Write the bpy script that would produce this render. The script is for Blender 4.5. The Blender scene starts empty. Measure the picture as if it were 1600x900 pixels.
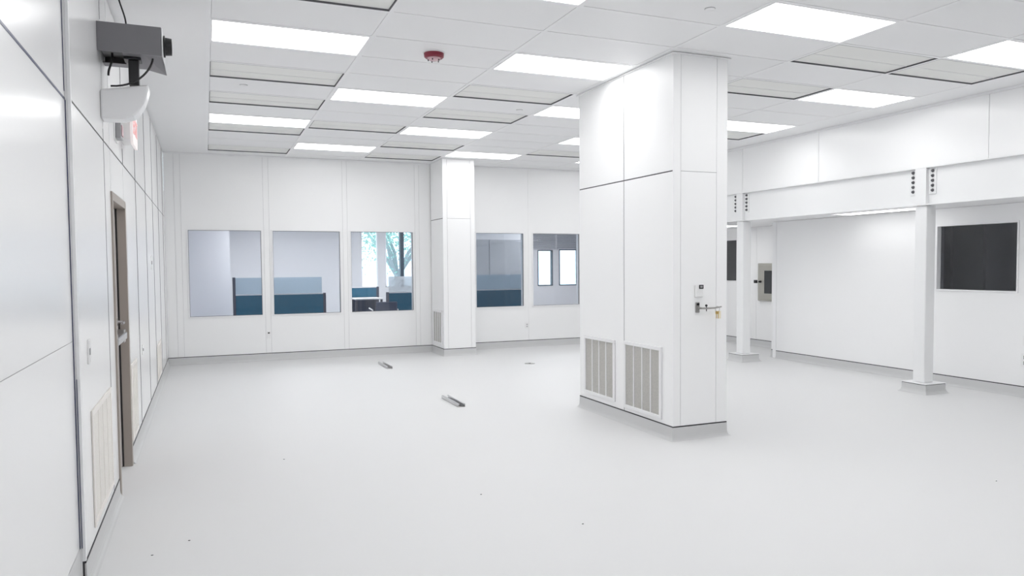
import bpy, math, random
from mathutils import Vector, Matrix
random.seed(7)
SC = bpy.context.scene
COL = SC.collection

# ------------------------------------------------------------------ camera
F_PX, CX, CY = 1165.335, 809.29, 465.18
YAW, PITCH, ROLL, EYE = 0.39646, -0.043724, 0.0075894, 1.6
def cam_rows():
    cy, sy = math.cos(YAW), math.sin(YAW)
    f = Vector((sy*math.cos(PITCH), cy*math.cos(PITCH), math.sin(PITCH)))
    r = Vector((cy, -sy, 0)); d = f.cross(r)
    c, s = math.cos(ROLL), math.sin(ROLL)
    return c*r+s*d, -s*r+c*d, f
_r, _d, _f = cam_rows()
cd = bpy.data.cameras.new('camera'); cam = bpy.data.objects.new('camera', cd); COL.objects.link(cam)
m = Matrix((_r, -_d, -_f)).transposed().to_4x4(); m.translation = (0, 0, EYE)
cam.matrix_world = m
cd.sensor_fit = 'HORIZONTAL'; cd.sensor_width = 36; cd.lens = 36*F_PX/1600
cd.shift_x = (800-CX)/1600; cd.shift_y = (CY-450)/1600
cd.clip_start = 0.05; cd.clip_end = 200
SC.camera = cam

# ------------------------------------------------------------------ world, light levels, exposure
LAMP = 6.15           # radiance of the ceiling light panels
LOW_LAMP = 3.0        # lamps under the mezzanine
OFFICE_LAMP = 33
SKY = 3.8
SC.view_settings.view_transform = 'Standard'; SC.view_settings.look = 'None'
SC.view_settings.gamma = 1; SC.view_settings.use_curve_mapping = False
SC.view_settings.exposure = 0.0
w = bpy.data.worlds.new('sky'); SC.world = w; w.use_nodes = True
w.node_tree.nodes['Background'].inputs[0].default_value = (0.78, 0.95, 1.0, 1)
w.node_tree.nodes['Background'].inputs[1].default_value = SKY
SC.cycles.max_bounces = 14; SC.cycles.diffuse_bounces = 10; SC.cycles.transparent_max_bounces = 12
SC.cycles.use_denoising = True; SC.cycles.sample_clamp_indirect = 6

# ------------------------------------------------------------------ materials
def srgb(c):
    c = c/255
    return c/12.92 if c <= .04045 else ((c+.055)/1.055)**2.4
def mat(name, rgb, rough=.5, metal=0, spec=.5, noise=0, nscale=4, bump=0, bscale=200, emit=None, estr=0):
    m = bpy.data.materials.new(name); m.use_nodes = True
    nt = m.node_tree; b = nt.nodes['Principled BSDF']
    b.inputs['Base Color'].default_value = (*rgb, 1)
    b.inputs['Roughness'].default_value = rough; b.inputs['Metallic'].default_value = metal
    b.inputs['Specular IOR Level'].default_value = spec
    if emit:
        b.inputs['Emission Color'].default_value = (*emit, 1); b.inputs['Emission Strength'].default_value = estr
    if noise or bump:
        tc = nt.nodes.new('ShaderNodeTexCoord')
    if noise:
        n = nt.nodes.new('ShaderNodeTexNoise'); n.inputs['Scale'].default_value = nscale; n.inputs['Detail'].default_value = 4
        nt.links.new(tc.outputs['Object'], n.inputs['Vector'])
        mx = nt.nodes.new('ShaderNodeMix'); mx.data_type = 'RGBA'
        mx.inputs[6].default_value = (*[min(1, c*(1+noise)) for c in rgb], 1)
        mx.inputs[7].default_value = (*[c*(1-noise) for c in rgb], 1)
        nt.links.new(n.outputs['Fac'], mx.inputs[0]); nt.links.new(mx.outputs[2], b.inputs['Base Color'])
    if bump:
        n2 = nt.nodes.new('ShaderNodeTexNoise'); n2.inputs['Scale'].default_value = bscale
        nt.links.new(tc.outputs['Object'], n2.inputs['Vector'])
        bp = nt.nodes.new('ShaderNodeBump'); bp.inputs['Strength'].default_value = bump; bp.inputs['Distance'].default_value = .002
        nt.links.new(n2.outputs['Fac'], bp.inputs['Height']); nt.links.new(bp.outputs[0], b.inputs['Normal'])
    return m
def glass_mat(name, tint=(1, 1, 1), refl=.08, rough=.02, milky=0, milk=(.8, .85, .88)):
    m = bpy.data.materials.new(name); m.use_nodes = True; nt = m.node_tree
    nt.nodes.clear(); out = nt.nodes.new('ShaderNodeOutputMaterial')
    t = nt.nodes.new('ShaderNodeBsdfTransparent'); t.inputs[0].default_value = (*tint, 1)
    g = nt.nodes.new('ShaderNodeBsdfGlossy'); g.inputs['Roughness'].default_value = rough
    fr = nt.nodes.new('ShaderNodeFresnel'); fr.inputs[0].default_value = 1.45
    ad = nt.nodes.new('ShaderNodeMath'); ad.operation = 'ADD'; ad.inputs[1].default_value = refl-.04; ad.use_clamp = True
    nt.links.new(fr.outputs[0], ad.inputs[0])
    mx = nt.nodes.new('ShaderNodeMixShader'); nt.links.new(ad.outputs[0], mx.inputs[0])
    base = t.outputs[0]
    if milky:
        d = nt.nodes.new('ShaderNodeBsdfDiffuse'); d.inputs[0].default_value = (*milk, 1)
        tl = nt.nodes.new('ShaderNodeBsdfTranslucent'); tl.inputs[0].default_value = (*milk, 1)
        m0 = nt.nodes.new('ShaderNodeMixShader'); m0.inputs[0].default_value = .5
        nt.links.new(d.outputs[0], m0.inputs[1]); nt.links.new(tl.outputs[0], m0.inputs[2])
        m1 = nt.nodes.new('ShaderNodeMixShader'); m1.inputs[0].default_value = milky
        nt.links.new(t.outputs[0], m1.inputs[1]); nt.links.new(m0.outputs[0], m1.inputs[2]); base = m1.outputs[0]
    nt.links.new(base, mx.inputs[1]); nt.links.new(g.outputs[0], mx.inputs[2]); nt.links.new(mx.outputs[0], out.inputs[0])
    return m
def mesh_screen_mat(name, light, dark, scale):
    m = mat(name, light, .6); nt = m.node_tree; b = nt.nodes['Principled BSDF']
    tc = nt.nodes.new('ShaderNodeTexCoord'); v = nt.nodes.new('ShaderNodeTexVoronoi'); v.inputs['Scale'].default_value = scale
    v.inputs['Randomness'].default_value = .35
    nt.links.new(tc.outputs['Object'], v.inputs['Vector'])
    rp = nt.nodes.new('ShaderNodeValToRGB'); rp.color_ramp.elements[0].position = .25; rp.color_ramp.elements[0].color = (*dark, 1)
    rp.color_ramp.elements[1].position = .5; rp.color_ramp.elements[1].color = (*light, 1)
    nt.links.new(v.outputs['Distance'], rp.inputs[0]); nt.links.new(rp.outputs[0], b.inputs['Base Color'])
    return m

M = dict(
 panel=mat('white_wall_panel', (.895, .897, .90), .22, spec=.45, bump=.02, bscale=3),
 column_panel=mat('white_column_panel', (.90, .902, .905), .34, spec=.28),
 joint=mat('grey_joint', (.26, .26, .27), .7),
 left_joint=mat('dark_grey_joint', (.06, .06, .065), .6),
 pale_joint=mat('pale_joint', (.55, .55, .56), .6),
 dark_joint=mat('black_joint', (.03, .03, .035), .6),
 floor=mat('grey_epoxy_floor', (.695, .697, .70), .52, spec=.22, noise=.012, nscale=.7),
 cove=mat('grey_epoxy_cove', (.60, .602, .605), .45, spec=.35),
 tile=mat('white_ceiling_tile', (.86, .862, .868), .5, spec=.3, noise=.01, nscale=1.5),
 tbar=mat('white_ceiling_grid', (.86, .86, .87), .35),
 filt=mat('filter_screen', (.83, .833, .81), .6, noise=.02, nscale=3),
 gasket=mat('grey_gasket_and_shade', (.12, .12, .13), .6),
 lamp=mat('lit_diffuser', (.9, .9, .9), .4, emit=(1, 1, 1), estr=LAMP),
 low_lamp=mat('lit_diffuser_low', (.9, .9, .9), .4, emit=(1, 1, 1), estr=LOW_LAMP),
 off_lamp=mat('lit_diffuser_office', (.9, .9, .9), .4, emit=(1, .985, .96), estr=OFFICE_LAMP),
 white=mat('white_paint', (.85, .85, .86), .3),
 steel=mat('white_painted_steel', (.84, .845, .85), .3, spec=.4),
 grille=mesh_screen_mat('grey_grille_mesh', (.50, .49, .46), (.33, .325, .31), 130),
 cream_grille=mesh_screen_mat('cream_grille_mesh', (.80, .77, .73), (.62, .60, .57), 130),
 cream_frame=mat('cream_painted_metal', (.84, .80, .76), .35),
 taupe=mat('taupe_door_frame', (.36, .32, .285), .4),
 leaf=mat('taupe_door_leaf', (.56, .52, .51), .35),
 chrome=mat('brushed_chrome', (.62, .62, .63), .25, metal=1),
 nickel=mat('satin_nickel', (.42, .41, .40), .3, metal=1),
 black=mat('black_plastic', (.012, .012, .014), .35),
 box=mat('grey_metal_case', (.215, .21, .225), .45, spec=.3, noise=.03, nscale=9),
 box_side=mat('pale_metal_case', (.62, .62, .64), .4),
 red=mat('red_plastic', (.22, .015, .035), .35),
 pink=mat('clear_pink_lens', (.62, .42, .45), .2),
 exitface=mat('exit_face', (.86, .80, .79), .3, emit=(1, .86, .86), estr=.25),
 exitletters=mat('exit_letters', (.78, .42, .42), .4, emit=(1, .5, .5), estr=.2),
 plastic=mat('white_plastic', (.82, .82, .82), .35),
 greybox=mat('grey_strobe', (.35, .35, .36), .4),
 brass=mat('brass_key', (.75, .55, .22), .3, metal=1),
 stainless=mat('stainless_box', (.46, .45, .41), .32, metal=.6),
 darkglass=mat('dark_window_glass', (.03, .033, .037), .1, spec=.5),
 darkroom=mat('dark_room_wall', (.60, .60, .64), .7, noise=.1, nscale=2),
 glass=glass_mat('clear_glass', (.90, .92, .95), .06),
 dimglass=glass_mat('dark_room_glass', (.85, .86, .88), .045, .22),
 tinted=glass_mat('tinted_glass', (.70, .73, .77), .06),
 frosted=glass_mat('frosted_glass', (.85, .93, .97), .05, .2, .6, (.72, .83, .92)),
 milk=glass_mat('white_glass_screen', (.95, .98, 1), .05, .2, .7, (.95, .98, 1)),
 blue=mat('teal_blue_fabric', (.008, .13, .225), .8, noise=.12, nscale=14),
 navy=mat('navy_fabric', (.035, .05, .10), .8),
 darkpost=mat('dark_partition_post', (.07, .075, .11), .5),
 offwall=mat('pale_office_wall', (.77, .765, .79), .7, noise=.01, nscale=1),
 offwall2=mat('grey_office_wall', (.74, .74, .75), .7, noise=.02, nscale=1),
 carpet=mat('office_carpet', (.36, .37, .40), .9, noise=.1, nscale=30),
 blind=mat('blind_slat', (.50, .52, .56), .5),
 mull=mat('dark_mullion', (.04, .07, .10), .4),
 concrete=mat('pale_concrete', (.72, .72, .72), .8, noise=.05, nscale=2),
 bark=mat('pale_bark', (.36, .38, .38), .9, noise=.15, nscale=8),
 foliage=mat('pale_green_leaf', (.28, .50, .42), .6, noise=.3, nscale=3),
)

# ------------------------------------------------------------------ geometry helpers
class MB:
    def __init__(s): s.v = []; s.f = []; s.mi = []; s.sm = []
    def add(s, vs, fs, mi=0, smooth=False):
        n = len(s.v); s.v += [Vector(v) for v in vs]
        for f in fs: s.f.append([i+n for i in f]); s.mi.append(mi); s.sm.append(smooth)
        return s
    def box(s, x0, x1, y0, y1, z0, z1, mi=0):
        x0, x1 = sorted((x0, x1)); y0, y1 = sorted((y0, y1)); z0, z1 = sorted((z0, z1))
        vs = [(x, y, z) for x in (x0, x1) for y in (y0, y1) for z in (z0, z1)]
        return s.add(vs, [(0,1,3,2),(4,6,7,5),(0,4,5,1),(2,3,7,6),(0,2,6,4),(1,5,7,3)], mi)
    def lathe(s, c, axis, prof, n=24, mi=0, smooth=True):
        c = Vector(c); a = Vector(axis).normalized()
        u = a.orthogonal().normalized(); w = a.cross(u)
        vs = []
        for d, r in prof:
            for k in range(n):
                t = 2*math.pi*k/n
                vs.append(c+a*d+(u*math.cos(t)+w*math.sin(t))*max(r, 1e-5))
        fs = [(i*n+k, i*n+(k+1) % n, (i+1)*n+(k+1) % n, (i+1)*n+k) for i in range(len(prof)-1) for k in range(n)]
        fs.append(list(range(n))[::-1]); fs.append([(len(prof)-1)*n+k for k in range(n)])
        return s.add(vs, fs, mi, smooth)
    def cyl(s, a, b, r, r2=None, n=16, mi=0, smooth=True):
        a, b = Vector(a), Vector(b); return s.lathe(a, b-a, [(0, r), ((b-a).length, r if r2 is None else r2)], n, mi, smooth)
    def tube(s, pts, r, n=8, mi=0):
        pts = [Vector(p) for p in pts]; rr = r if isinstance(r, (list, tuple)) else [r]*len(pts)
        vs = []; u = None
        for i, p in enumerate(pts):
            t = (pts[min(i+1, len(pts)-1)]-pts[max(i-1, 0)]).normalized()
            u = t.orthogonal().normalized() if u is None else (u-t*u.dot(t)).normalized()
            w = t.cross(u)
            vs += [p+(u*math.cos(2*math.pi*k/n)+w*math.sin(2*math.pi*k/n))*rr[i] for k in range(n)]
        fs = [(i*n+k, i*n+(k+1) % n, (i+1)*n+(k+1) % n, (i+1)*n+k) for i in range(len(pts)-1) for k in range(n)]
        fs += [list(range(n))[::-1], [(len(pts)-1)*n+k for k in range(n)]]
        return s.add(vs, fs, mi, True)
    def prism(s, poly, ext, mi=0, smooth=False):
        n = len(poly); e = Vector(ext); vs = [Vector(p) for p in poly]; vs += [v+e for v in vs]
        fs = [list(range(n))[::-1], list(range(n, 2*n))]+[(i, (i+1) % n, n+(i+1) % n, n+i) for i in range(n)]
        return s.add(vs, fs, mi, smooth)
    def sweep(s, path, prof, mi=0, closed=False):
        """axis-parallel floor path; prof = (distance to the LEFT of the path, z)"""
        P = [Vector((p[0], p[1])) for p in path]; n = len(P); rows = []
        for i in range(n):
            a = P[i]-P[i-1] if (i > 0 or closed) else P[1]-P[0]
            b = P[(i+1) % n]-P[i] if (i < n-1 or closed) else a
            a, b = a.normalized(), b.normalized()
            na, nb = Vector((-a.y, a.x)), Vector((-b.y, b.x))
            mt = (na+nb)/(1+na.dot(nb)) if na.dot(nb) > -.9 else na
            rows.append([(P[i].x+mt.x*d, P[i].y+mt.y*d, z) for d, z in prof])
        k = len(prof); vs = [v for r in rows for v in r]; fs = []
        for i in range(n if closed else n-1):
            j = (i+1) % n
            fs += [(i*k+q, j*k+q, j*k+q+1, i*k+q+1) for q in range(k-1)]
            fs.append((i*k+k-1, j*k+k-1, j*k, i*k))
        if not closed: fs += [list(range(k)), [(n-1)*k+q for q in range(k)][::-1]]
        return s.add(vs, fs, mi)
    def build(s, name, mats, parent=None, bevel=0, fix=True):
        me = bpy.data.meshes.new(name); off = Vector((0, 0, 0)); p = parent
        while p is not None: off += p.location; p = p.parent
        me.from_pydata([v-off for v in s.v], [], s.f)
        for mm in (mats if isinstance(mats, (list, tuple)) else [mats]): me.materials.append(mm)
        for i, pl in enumerate(me.polygons): pl.material_index = s.mi[i]; pl.use_smooth = s.sm[i]
        me.update()
        if fix:
            import bmesh
            bm = bmesh.new(); bm.from_mesh(me); bmesh.ops.recalc_face_normals(bm, faces=bm.faces); bm.to_mesh(me); bm.free()
        o = bpy.data.objects.new(name, me); COL.objects.link(o); o.parent = parent
        if bevel:
            b = o.modifiers.new('bevel', 'BEVEL'); b.width = bevel; b.segments = 2; b.limit_method = 'ANGLE'
        if any(s.sm):
            e = o.modifiers.new('split', 'EDGE_SPLIT'); e.split_angle = math.radians(35)
        return o
def tag(o, label=None, cat=None, group=None, kind=None):
    if label: o['label'] = label
    if cat: o['category'] = cat
    if group: o['group'] = group
    if kind: o['kind'] = kind
    return o
def thing(name, loc, label=None, cat=None, group=None, kind=None):
    o = bpy.data.objects.new(name, None); COL.objects.link(o); o.location = loc; o.empty_display_size = .1
    return tag(o, label, cat, group, kind)
def structure(o, label, cat): return tag(o, label, cat, kind='structure')
def copy_tree(o, loc, label, parent=None):
    c = o.copy(); COL.objects.link(c)
    if parent is None: c.location = loc; c['label'] = label
    else: c.parent = parent
    for ch in list(o.children): copy_tree(ch, None, None, c)
    return c
def text_mesh(name, txt, size, mtx, material, parent, depth=.002):
    cu = bpy.data.curves.new(name, 'FONT'); cu.body = txt; cu.size = size; cu.extrude = depth; cu.align_x = 'CENTER'; cu.align_y = 'CENTER'
    t = bpy.data.objects.new(name, cu); COL.objects.link(t)
    bpy.context.view_layer.update()
    me = bpy.data.meshes.new_from_object(t.evaluated_get(bpy.context.evaluated_depsgraph_get()))
    bpy.data.objects.remove(t); me.transform(mtx); me.materials.clear(); me.materials.append(material)
    o = bpy.data.objects.new(name, me); COL.objects.link(o); o.parent = parent
    return o

# ------------------------------------------------------------------ room dimensions
XL, XN, YB, ZC = -.589, -.612, 13.366, 3.472      # left wall, its recessed near part, back wall, ceiling
XU, XR, XF = 8.02, 8.84, 9.8                      # upper right wall, lower right wall, far nook wall
YR = -4.0                                         # wall behind the camera
X0G, PX, Y0G, PY = .0663, 1.2458, 6.1441, .6228   # ceiling grid
YSTEP = 4.24
JZ = .132                                         # panels start above the cove

def panel_wall(name, ax, plane, out, us, zs, holes=(), thick=.1, gap=.006, skin=.012, label='', cat='wall', mats=None, z0=0, ztop=3.5, u_ext=None):
    """panels between the breaks us x zs on a backing slab; ax 'x' = wall at X=plane running along Y.
    out = +1/-1, the side the room lies on; holes = (u0,u1,z0,z1), each edge must be a break."""
    mb = MB()
    def bx(u0, u1, za, zb, d0, d1, mi):
        a, b = plane+out*d0, plane+out*d1
        if ax == 'x': mb.box(a, b, u0, u1, za, zb, mi)
        else: mb.box(u0, u1, a, b, za, zb, mi)
    def inh(u, z): return any(h[0] < u < h[1] and h[2] < z < h[3] for h in holes)
    ub = sorted(set(list(us)+[h[0] for h in holes]+[h[1] for h in holes]))
    zb = sorted(set([z0, ztop]+[h[2] for h in holes]+[h[3] for h in holes]))
    for i in range(len(ub)-1):
        for j in range(len(zb)-1):
            if not inh((ub[i]+ub[i+1])/2, (zb[j]+zb[j+1])/2): bx(ub[i], ub[i+1], zb[j], zb[j+1], -thick, -skin, 1)
    for i in range(len(us)-1):
        for j in range(len(zs)-1):
            u0, u1, za, zc = us[i]+gap/2, us[i+1]-gap/2, zs[j]+gap/2, zs[j+1]-gap/2
            if j == 0: za = zs[0]
            hs = [h for h in holes if h[0] < u1 and h[1] > u0 and h[2] < zc and h[3] > za]
            if not hs: bx(u0, u1, za, zc, -skin, 0, 0); continue
            cu = sorted(set([u0, u1]+[min(max(q, u0), u1) for h in hs for q in h[:2]]))
            cz = sorted(set([za, zc]+[min(max(q, za), zc) for h in hs for q in h[2:]]))
            for a in range(len(cu)-1):
                for b in range(len(cz)-1):
                    if not inh((cu[a]+cu[a+1])/2, (cz[b]+cz[b+1])/2): bx(cu[a], cu[a+1], cz[b], cz[b+1], -skin, 0, 0)
    return structure(mb.build(name, mats or [M['panel'], M['joint']]), label, cat)

# ------------------------------------------------------------------ floor
fl = MB(); fl.box(-.9, 9.95, YR-.1, YB+.1, -.12, 0)
structure(fl.build('floor', M['floor']), 'smooth pale grey epoxy floor of the empty clean room', 'floor')

# ------------------------------------------------------------------ walls
lz = (JZ, 2.425, ZC)
DOOR = (5.86, 6.74, 0, 2.10)
panel_wall('wall_left', 'x', XL, 1, [YSTEP, 5.52, DOOR[0], DOOR[1], 7.88, 9.16, 10.35, 11.6, 12.8, YB], lz, [DOOR], thick=.16, gap=.012, skin=.003, mats=[M['panel'], M['left_joint']],
           label='left wall of glossy white panels past the door, with dark joints')
MB_near = panel_wall('wall_left_near', 'x', XN, 1, [YR, -2.0, 1.4, YSTEP-.006], (.20, 1.24, 2.425, ZC), thick=.1, gap=.003, skin=.002, mats=[M['panel'], M['joint']],
           label='large glossy white wall panels nearest the camera at the left edge')
WINS = [(-.27, .905, .765, 2.235), (1.05, 2.22, .765, 2.235), (2.37, 3.535, .765, 2.235), (4.72, 5.735, .78, 2.235), (5.90, 6.955, .78, 2.235)]
WINS.append((8.9, 9.5, .9, 2.1)) if False else None
panel_wall('wall_back', 'y', YB, -1, [XL, -.44, -.345, .93, 1.02, 2.255, 2.335, 3.56, 3.64, 4.65, 5.82, 7.02, 8.22, XF], (JZ, ZC), WINS, thick=.12, gap=.003,
           label='white panelled back wall with five interior windows', mats=[M['panel'], M['pale_joint']])
panel_wall('wall_right_upper', 'x', XU, -1, [YR, .7, 3.18, 5.65, 8.13, 9.75, 10.9, YB], (2.745, ZC), thick=.1, gap=.006, z0=2.745,
           label='white panelled upper right wall standing on the steel beam')
panel_wall('wall_right_lower', 'x', XR, -1, [YR, 0, 3.0, 5.0, 9.87], (JZ, 2.29), [(5.83, 6.91, 1.225, 2.08)], thick=.12, gap=.002, ztop=2.29,
           label='plain white lower right wall under the mezzanine')
panel_wall('wall_far_nook', 'x', XF, -1, [9.95, 11.49, 12.9, YB], (JZ, 2.30), [(12.05, 12.75, 1.235, 2.085), (10.66, 11.38, .90, 1.585)], thick=.12, gap=.004, ztop=2.42,
           label='white nook wall with the pass-through hatch, far right behind the posts')
e = MB(); e.box(XR+.06, 9.92, 9.87, 10.05, 0, 2.29, 0); structure(e.build('wall_nook_end', M['panel']), 'narrow white wall end beside the nook, far right', 'wall')
b = MB(); b.box(-.9, 9.95, YR-.1, YR, 0, 3.5); structure(b.build('wall_rear', M['panel']), 'plain white wall behind the camera', 'wall')
t = MB(); t.box(XR-.004, XR+.06, 9.872, 9.95, 0.0, 2.29, 0); structure(t.build('trim_1', M['white'], bevel=.003), 'white corner trim where the lower right wall ends', 'trim')
# step in the left wall: a narrow return with a glass-dark gasket
t = MB(); t.box(XN-.09, XL-.0135, YSTEP-.003, YSTEP+.012, 0, ZC, 0)
t.box(XL-.013, XL+.004, YSTEP-.004, YSTEP+.016, JZ, ZC, 0); structure(t.build('trim_2', M['white'], bevel=.002), 'white vertical corner strip where the near left panels end', 'trim')
t = MB(); t.box(XN+.0005, XN+.004, YSTEP-.008, YSTEP-.0035, .2, 2.42, 0); t.box(XN+.010, XN+.013, YSTEP-.007, YSTEP-.0035, .2, 1.05, 0)
t.box(XN+.0005, XN+.002, YR+.05, YSTEP-.008, 2.419, 2.431, 0); t.box(XN+.0005, XN+.003, YSTEP-.024, YSTEP-.018, 2.46, ZC-.001, 0)
structure(t.build('trim_3', mat('blue_black_gasket', (.02, .03, .10), .3)), 'thin blue-black gasket lines along the near left corner strip', 'trim')

t = MB()
for y, rs in ((5.52, ((JZ, 2.50), (3.2, 3.45))), (DOOR[1], ((2.43, 2.55), (2.9, 3.45))), (7.88, ((JZ, 3.45),)), (9.16, ((JZ, 3.45),)), (10.35, ((JZ, 3.45),)), (11.6, ((JZ, 3.45),)), (12.8, ((JZ, 3.45),))):
    for a, b in rs: t.box(XL-.002, XL+(.0015 if y < 6 else .003), y-.005, y+.005, a, b)
structure(t.build('trim_6', mat('grey_joint_profile', (.16, .16, .17), .5)), 'thin dark joint profiles between the left wall panels', 'trim')
# mezzanine underside
lc = MB(); lc.box(XU+.09, XR+.1, YR, 9.95, 2.292, 2.40); lc.box(XU+.09, XF+.1, 9.95, YB, 2.30, 2.42)
structure(lc.build('ceiling_under_mezzanine', M['white']), 'low white ceiling under the mezzanine at the right', 'ceiling')

# ------------------------------------------------------------------ baseboards (coved epoxy)
COVE = [(-.005, 0), (-.005, .121), (.004, .121), (.005, .05), (.008, .028), (.016, .010), (.026, .003), (.036, 0.0005)]
CAP = [(-.005, .1205), (-.005, .131), (.003, .131), (.003, .1205)]
def cove_mesh(paths, closed=False):
    mb = MB()
    for p in paths: mb.sweep(p, COVE, 0, closed); mb.sweep(p, CAP, 1, closed)
    return mb
def baseboard(name, paths, label):
    structure(cove_mesh(paths).build(name, [M['cove'], M['dark_joint']]), label, 'baseboard')
# path runs so that the room is on its LEFT
baseboard('baseboard_left', [[(XL, DOOR[0]-.035), (XL, YSTEP)], [(XL, YB), (XL, DOOR[1]+.045)]], 'coved grey floor edge along the left wall')
nb = MB(); nb.sweep([(XN, YSTEP-.004), (XN, YR)], [(-.005, 0), (-.005, .198), (.002, .198), (.004, .09), (.010, .05), (.024, .02), (.05, .004), (.07, .0005)])
structure(nb.build('baseboard_left_near', M['cove']), 'tall grey coved floor edge under the nearest left panels', 'baseboard')
baseboard('baseboard_back', [[(3.86, YB), (XL, YB)], [(XF, YB), (4.45, YB)]], 'coved grey floor edge along the back wall')
baseboard('baseboard_right', [[(XR, YR), (XR, 9.87)], [(XF, 10.05), (XF, YB)], [(XR+.02, 9.86), (XR+.02, 9.96), (XR+.06, 9.96), (XR+.06, 10.05), (XF, 10.05)]], 'coved grey floor edge along the lower right wall')

# ------------------------------------------------------------------ ceiling: grid bars + plain tiles
NI, JMIN, JMAX = 6, -16, 11
cells_light = [(0,0),(1,3),(0,6),(1,9),(2,0),(2,6),(3,3),(3,9),(4,6),(1,-3),(3,-3),(5,-3),(5,0),(5,3),(5,9)]
cells_unseen = [(0,-6),(2,-6),(4,-6),(1,-9),(3,-9),(5,-9)]  # unseen panels behind the camera, added to light the room
cells_filter = [(0,2),(0,4),(0,7),(0,10),(0,-2),(1,6),(2,2),(2,4),(2,8),(2,10),(4,0),(4,-2),(5,-2),(5,4),(4,8)]
TB = .036
used = set(cells_light+cells_unseen+cells_filter)
ce = MB()
ce.box(-.9, 8.2, YR-.1, YB+.15, ZC+.05, ZC+.12, 0)
ce.box(XN-.02, X0G-TB/2, YR, YB, ZC, ZC+.05, 0)                       # border left
ce.box(X0G+NI*PX+TB/2, XU+.02, YR, YB, ZC, ZC+.05, 0)                 # border right
for i in range(NI+1):
    x = X0G+i*PX; ce.box(x-TB/2, x+TB/2, YR, YB, ZC-.001, ZC+.05, 1)
for j in range(JMIN, JMAX+2):
    y = Y0G+j*PY
    for i in range(NI):
        ce.box(X0G+i*PX+TB/2, X0G+(i+1)*PX-TB/2, y-TB/2, min(y+TB/2, YB), ZC-.001, ZC+.05, 1)
for i in range(NI):
    for j in range(JMIN, JMAX+1):
        if (i, j) in used: continue
        y1 = min(Y0G+(j+1)*PY-TB/2, YB)
        ce.box(X0G+i*PX+TB/2+.002, X0G+(i+1)*PX-TB/2-.002, Y0G+j*PY+TB/2+.002, y1-.002, ZC+.0015, ZC+.05, 0)
structure(ce.build('ceiling', [M['tile'], M['tbar']]), 'white tiled clean room ceiling with a flush grid', 'ceiling')
tr = MB(); tr.box(XU-.02, XU-.0005, YR, YB-.02, ZC-.03, ZC-.0005)
structure(tr.build('trim_4', M['white'], bevel=.002), 'slim white angle where ceiling meets the upper right wall', 'trim')
tr = MB(); tr.box(XL, XU, YB-.02, YB-.0005, ZC-.025, ZC-.0005)
structure(tr.build('trim_5', M['white'], bevel=.002), 'slim white angle where ceiling meets the back wall', 'trim')

def cell(i, j): return (X0G+(i+.5)*PX, Y0G+(j+.5)*PY, ZC)
HX, HY = PX/2-TB/2, PY/2-TB/2
def make_light(loc):
    r = thing('ceiling_light', loc, cat='ceiling light', group='recessed ceiling lights'); x, y, z = loc
    f = MB()
    for a, b, c, d in ((-HX, HX, -HY, -HY+.012), (-HX, HX, HY-.012, HY), (-HX, -HX+.012, -HY+.012, HY-.012), (HX-.012, HX, -HY+.012, HY-.012)):
        f.box(x+a, x+b, y+c, y+d, z-.002, z+.045)
    f.build('frame', M['tbar'], r)
    d = MB(); d.box(x-HX+.013, x+HX-.013, y-HY+.013, y+HY-.013, z+.004, z+.012); d.build('diffuser', M['lamp'], r)
    return r
LL = {(0,0): 'large bright ceiling light over the left wall side, nearest of the left column of lights',
 (1,3): 'ceiling light left of the middle, just beyond the red alarm',
 (0,6): 'second light from the camera in the leftmost ceiling column',
 (1,9): 'slim distant ceiling light above the middle back window',
 (2,0): 'bright ceiling light directly left of the near column top',
 (2,6): 'ceiling light above and left of the far column',
 (3,3): 'ceiling light cut off on its right by the near column, the upper of two there',
 (3,9): 'thin ceiling light touching the top of the far column',
 (4,6): 'small ceiling light cut off by the near column, the lower of two there',
 (1,-3): 'ceiling light whose corner just shows at the top middle of the frame',
 (3,-3): 'largest bright ceiling light, top right of the near column',
 (5,-3): 'ceiling light cut by the right edge of the frame',
 (5,0): 'ceiling light over the right wall, between the large one and the column',
 (5,3): 'ceiling light just right of the near column, close to the upper right wall',
 (5,9): 'tiny farthest ceiling light beside the near column edge'}
lp = make_light(cell(0, 0)); lp['label'] = LL[(0,0)]
for c in cells_light[1:]: copy_tree(lp, cell(*c), LL[c])
for c in cells_unseen: copy_tree(lp, cell(*c), 'unseen ceiling light panel added behind the camera to light the room')
def make_filter(loc):
    r = thing('ceiling_filter', loc, cat='ceiling filter', group='recessed ceiling filter panels'); x, y, z = loc
    f = MB()
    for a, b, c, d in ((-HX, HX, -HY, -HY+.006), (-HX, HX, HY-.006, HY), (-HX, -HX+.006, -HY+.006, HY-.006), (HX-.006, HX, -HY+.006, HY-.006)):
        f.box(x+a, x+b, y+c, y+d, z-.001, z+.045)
    f.build('gasket', M['gasket'], r)  # dark grey on the recess sides paints the shade in the recess
    s = MB(); s.box(x-HX+.007, x+HX-.007, y-HY+.007, y+HY-.007, z+.012, z+.018); s.build('screen', M['filt'], r)
    q = MB(); q.box(x-HX+.01, x+HX-.01, y+.04, y+.046, z+.0085, z+.0115); q.build('seam', M['tbar'], r)
    return r
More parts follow.
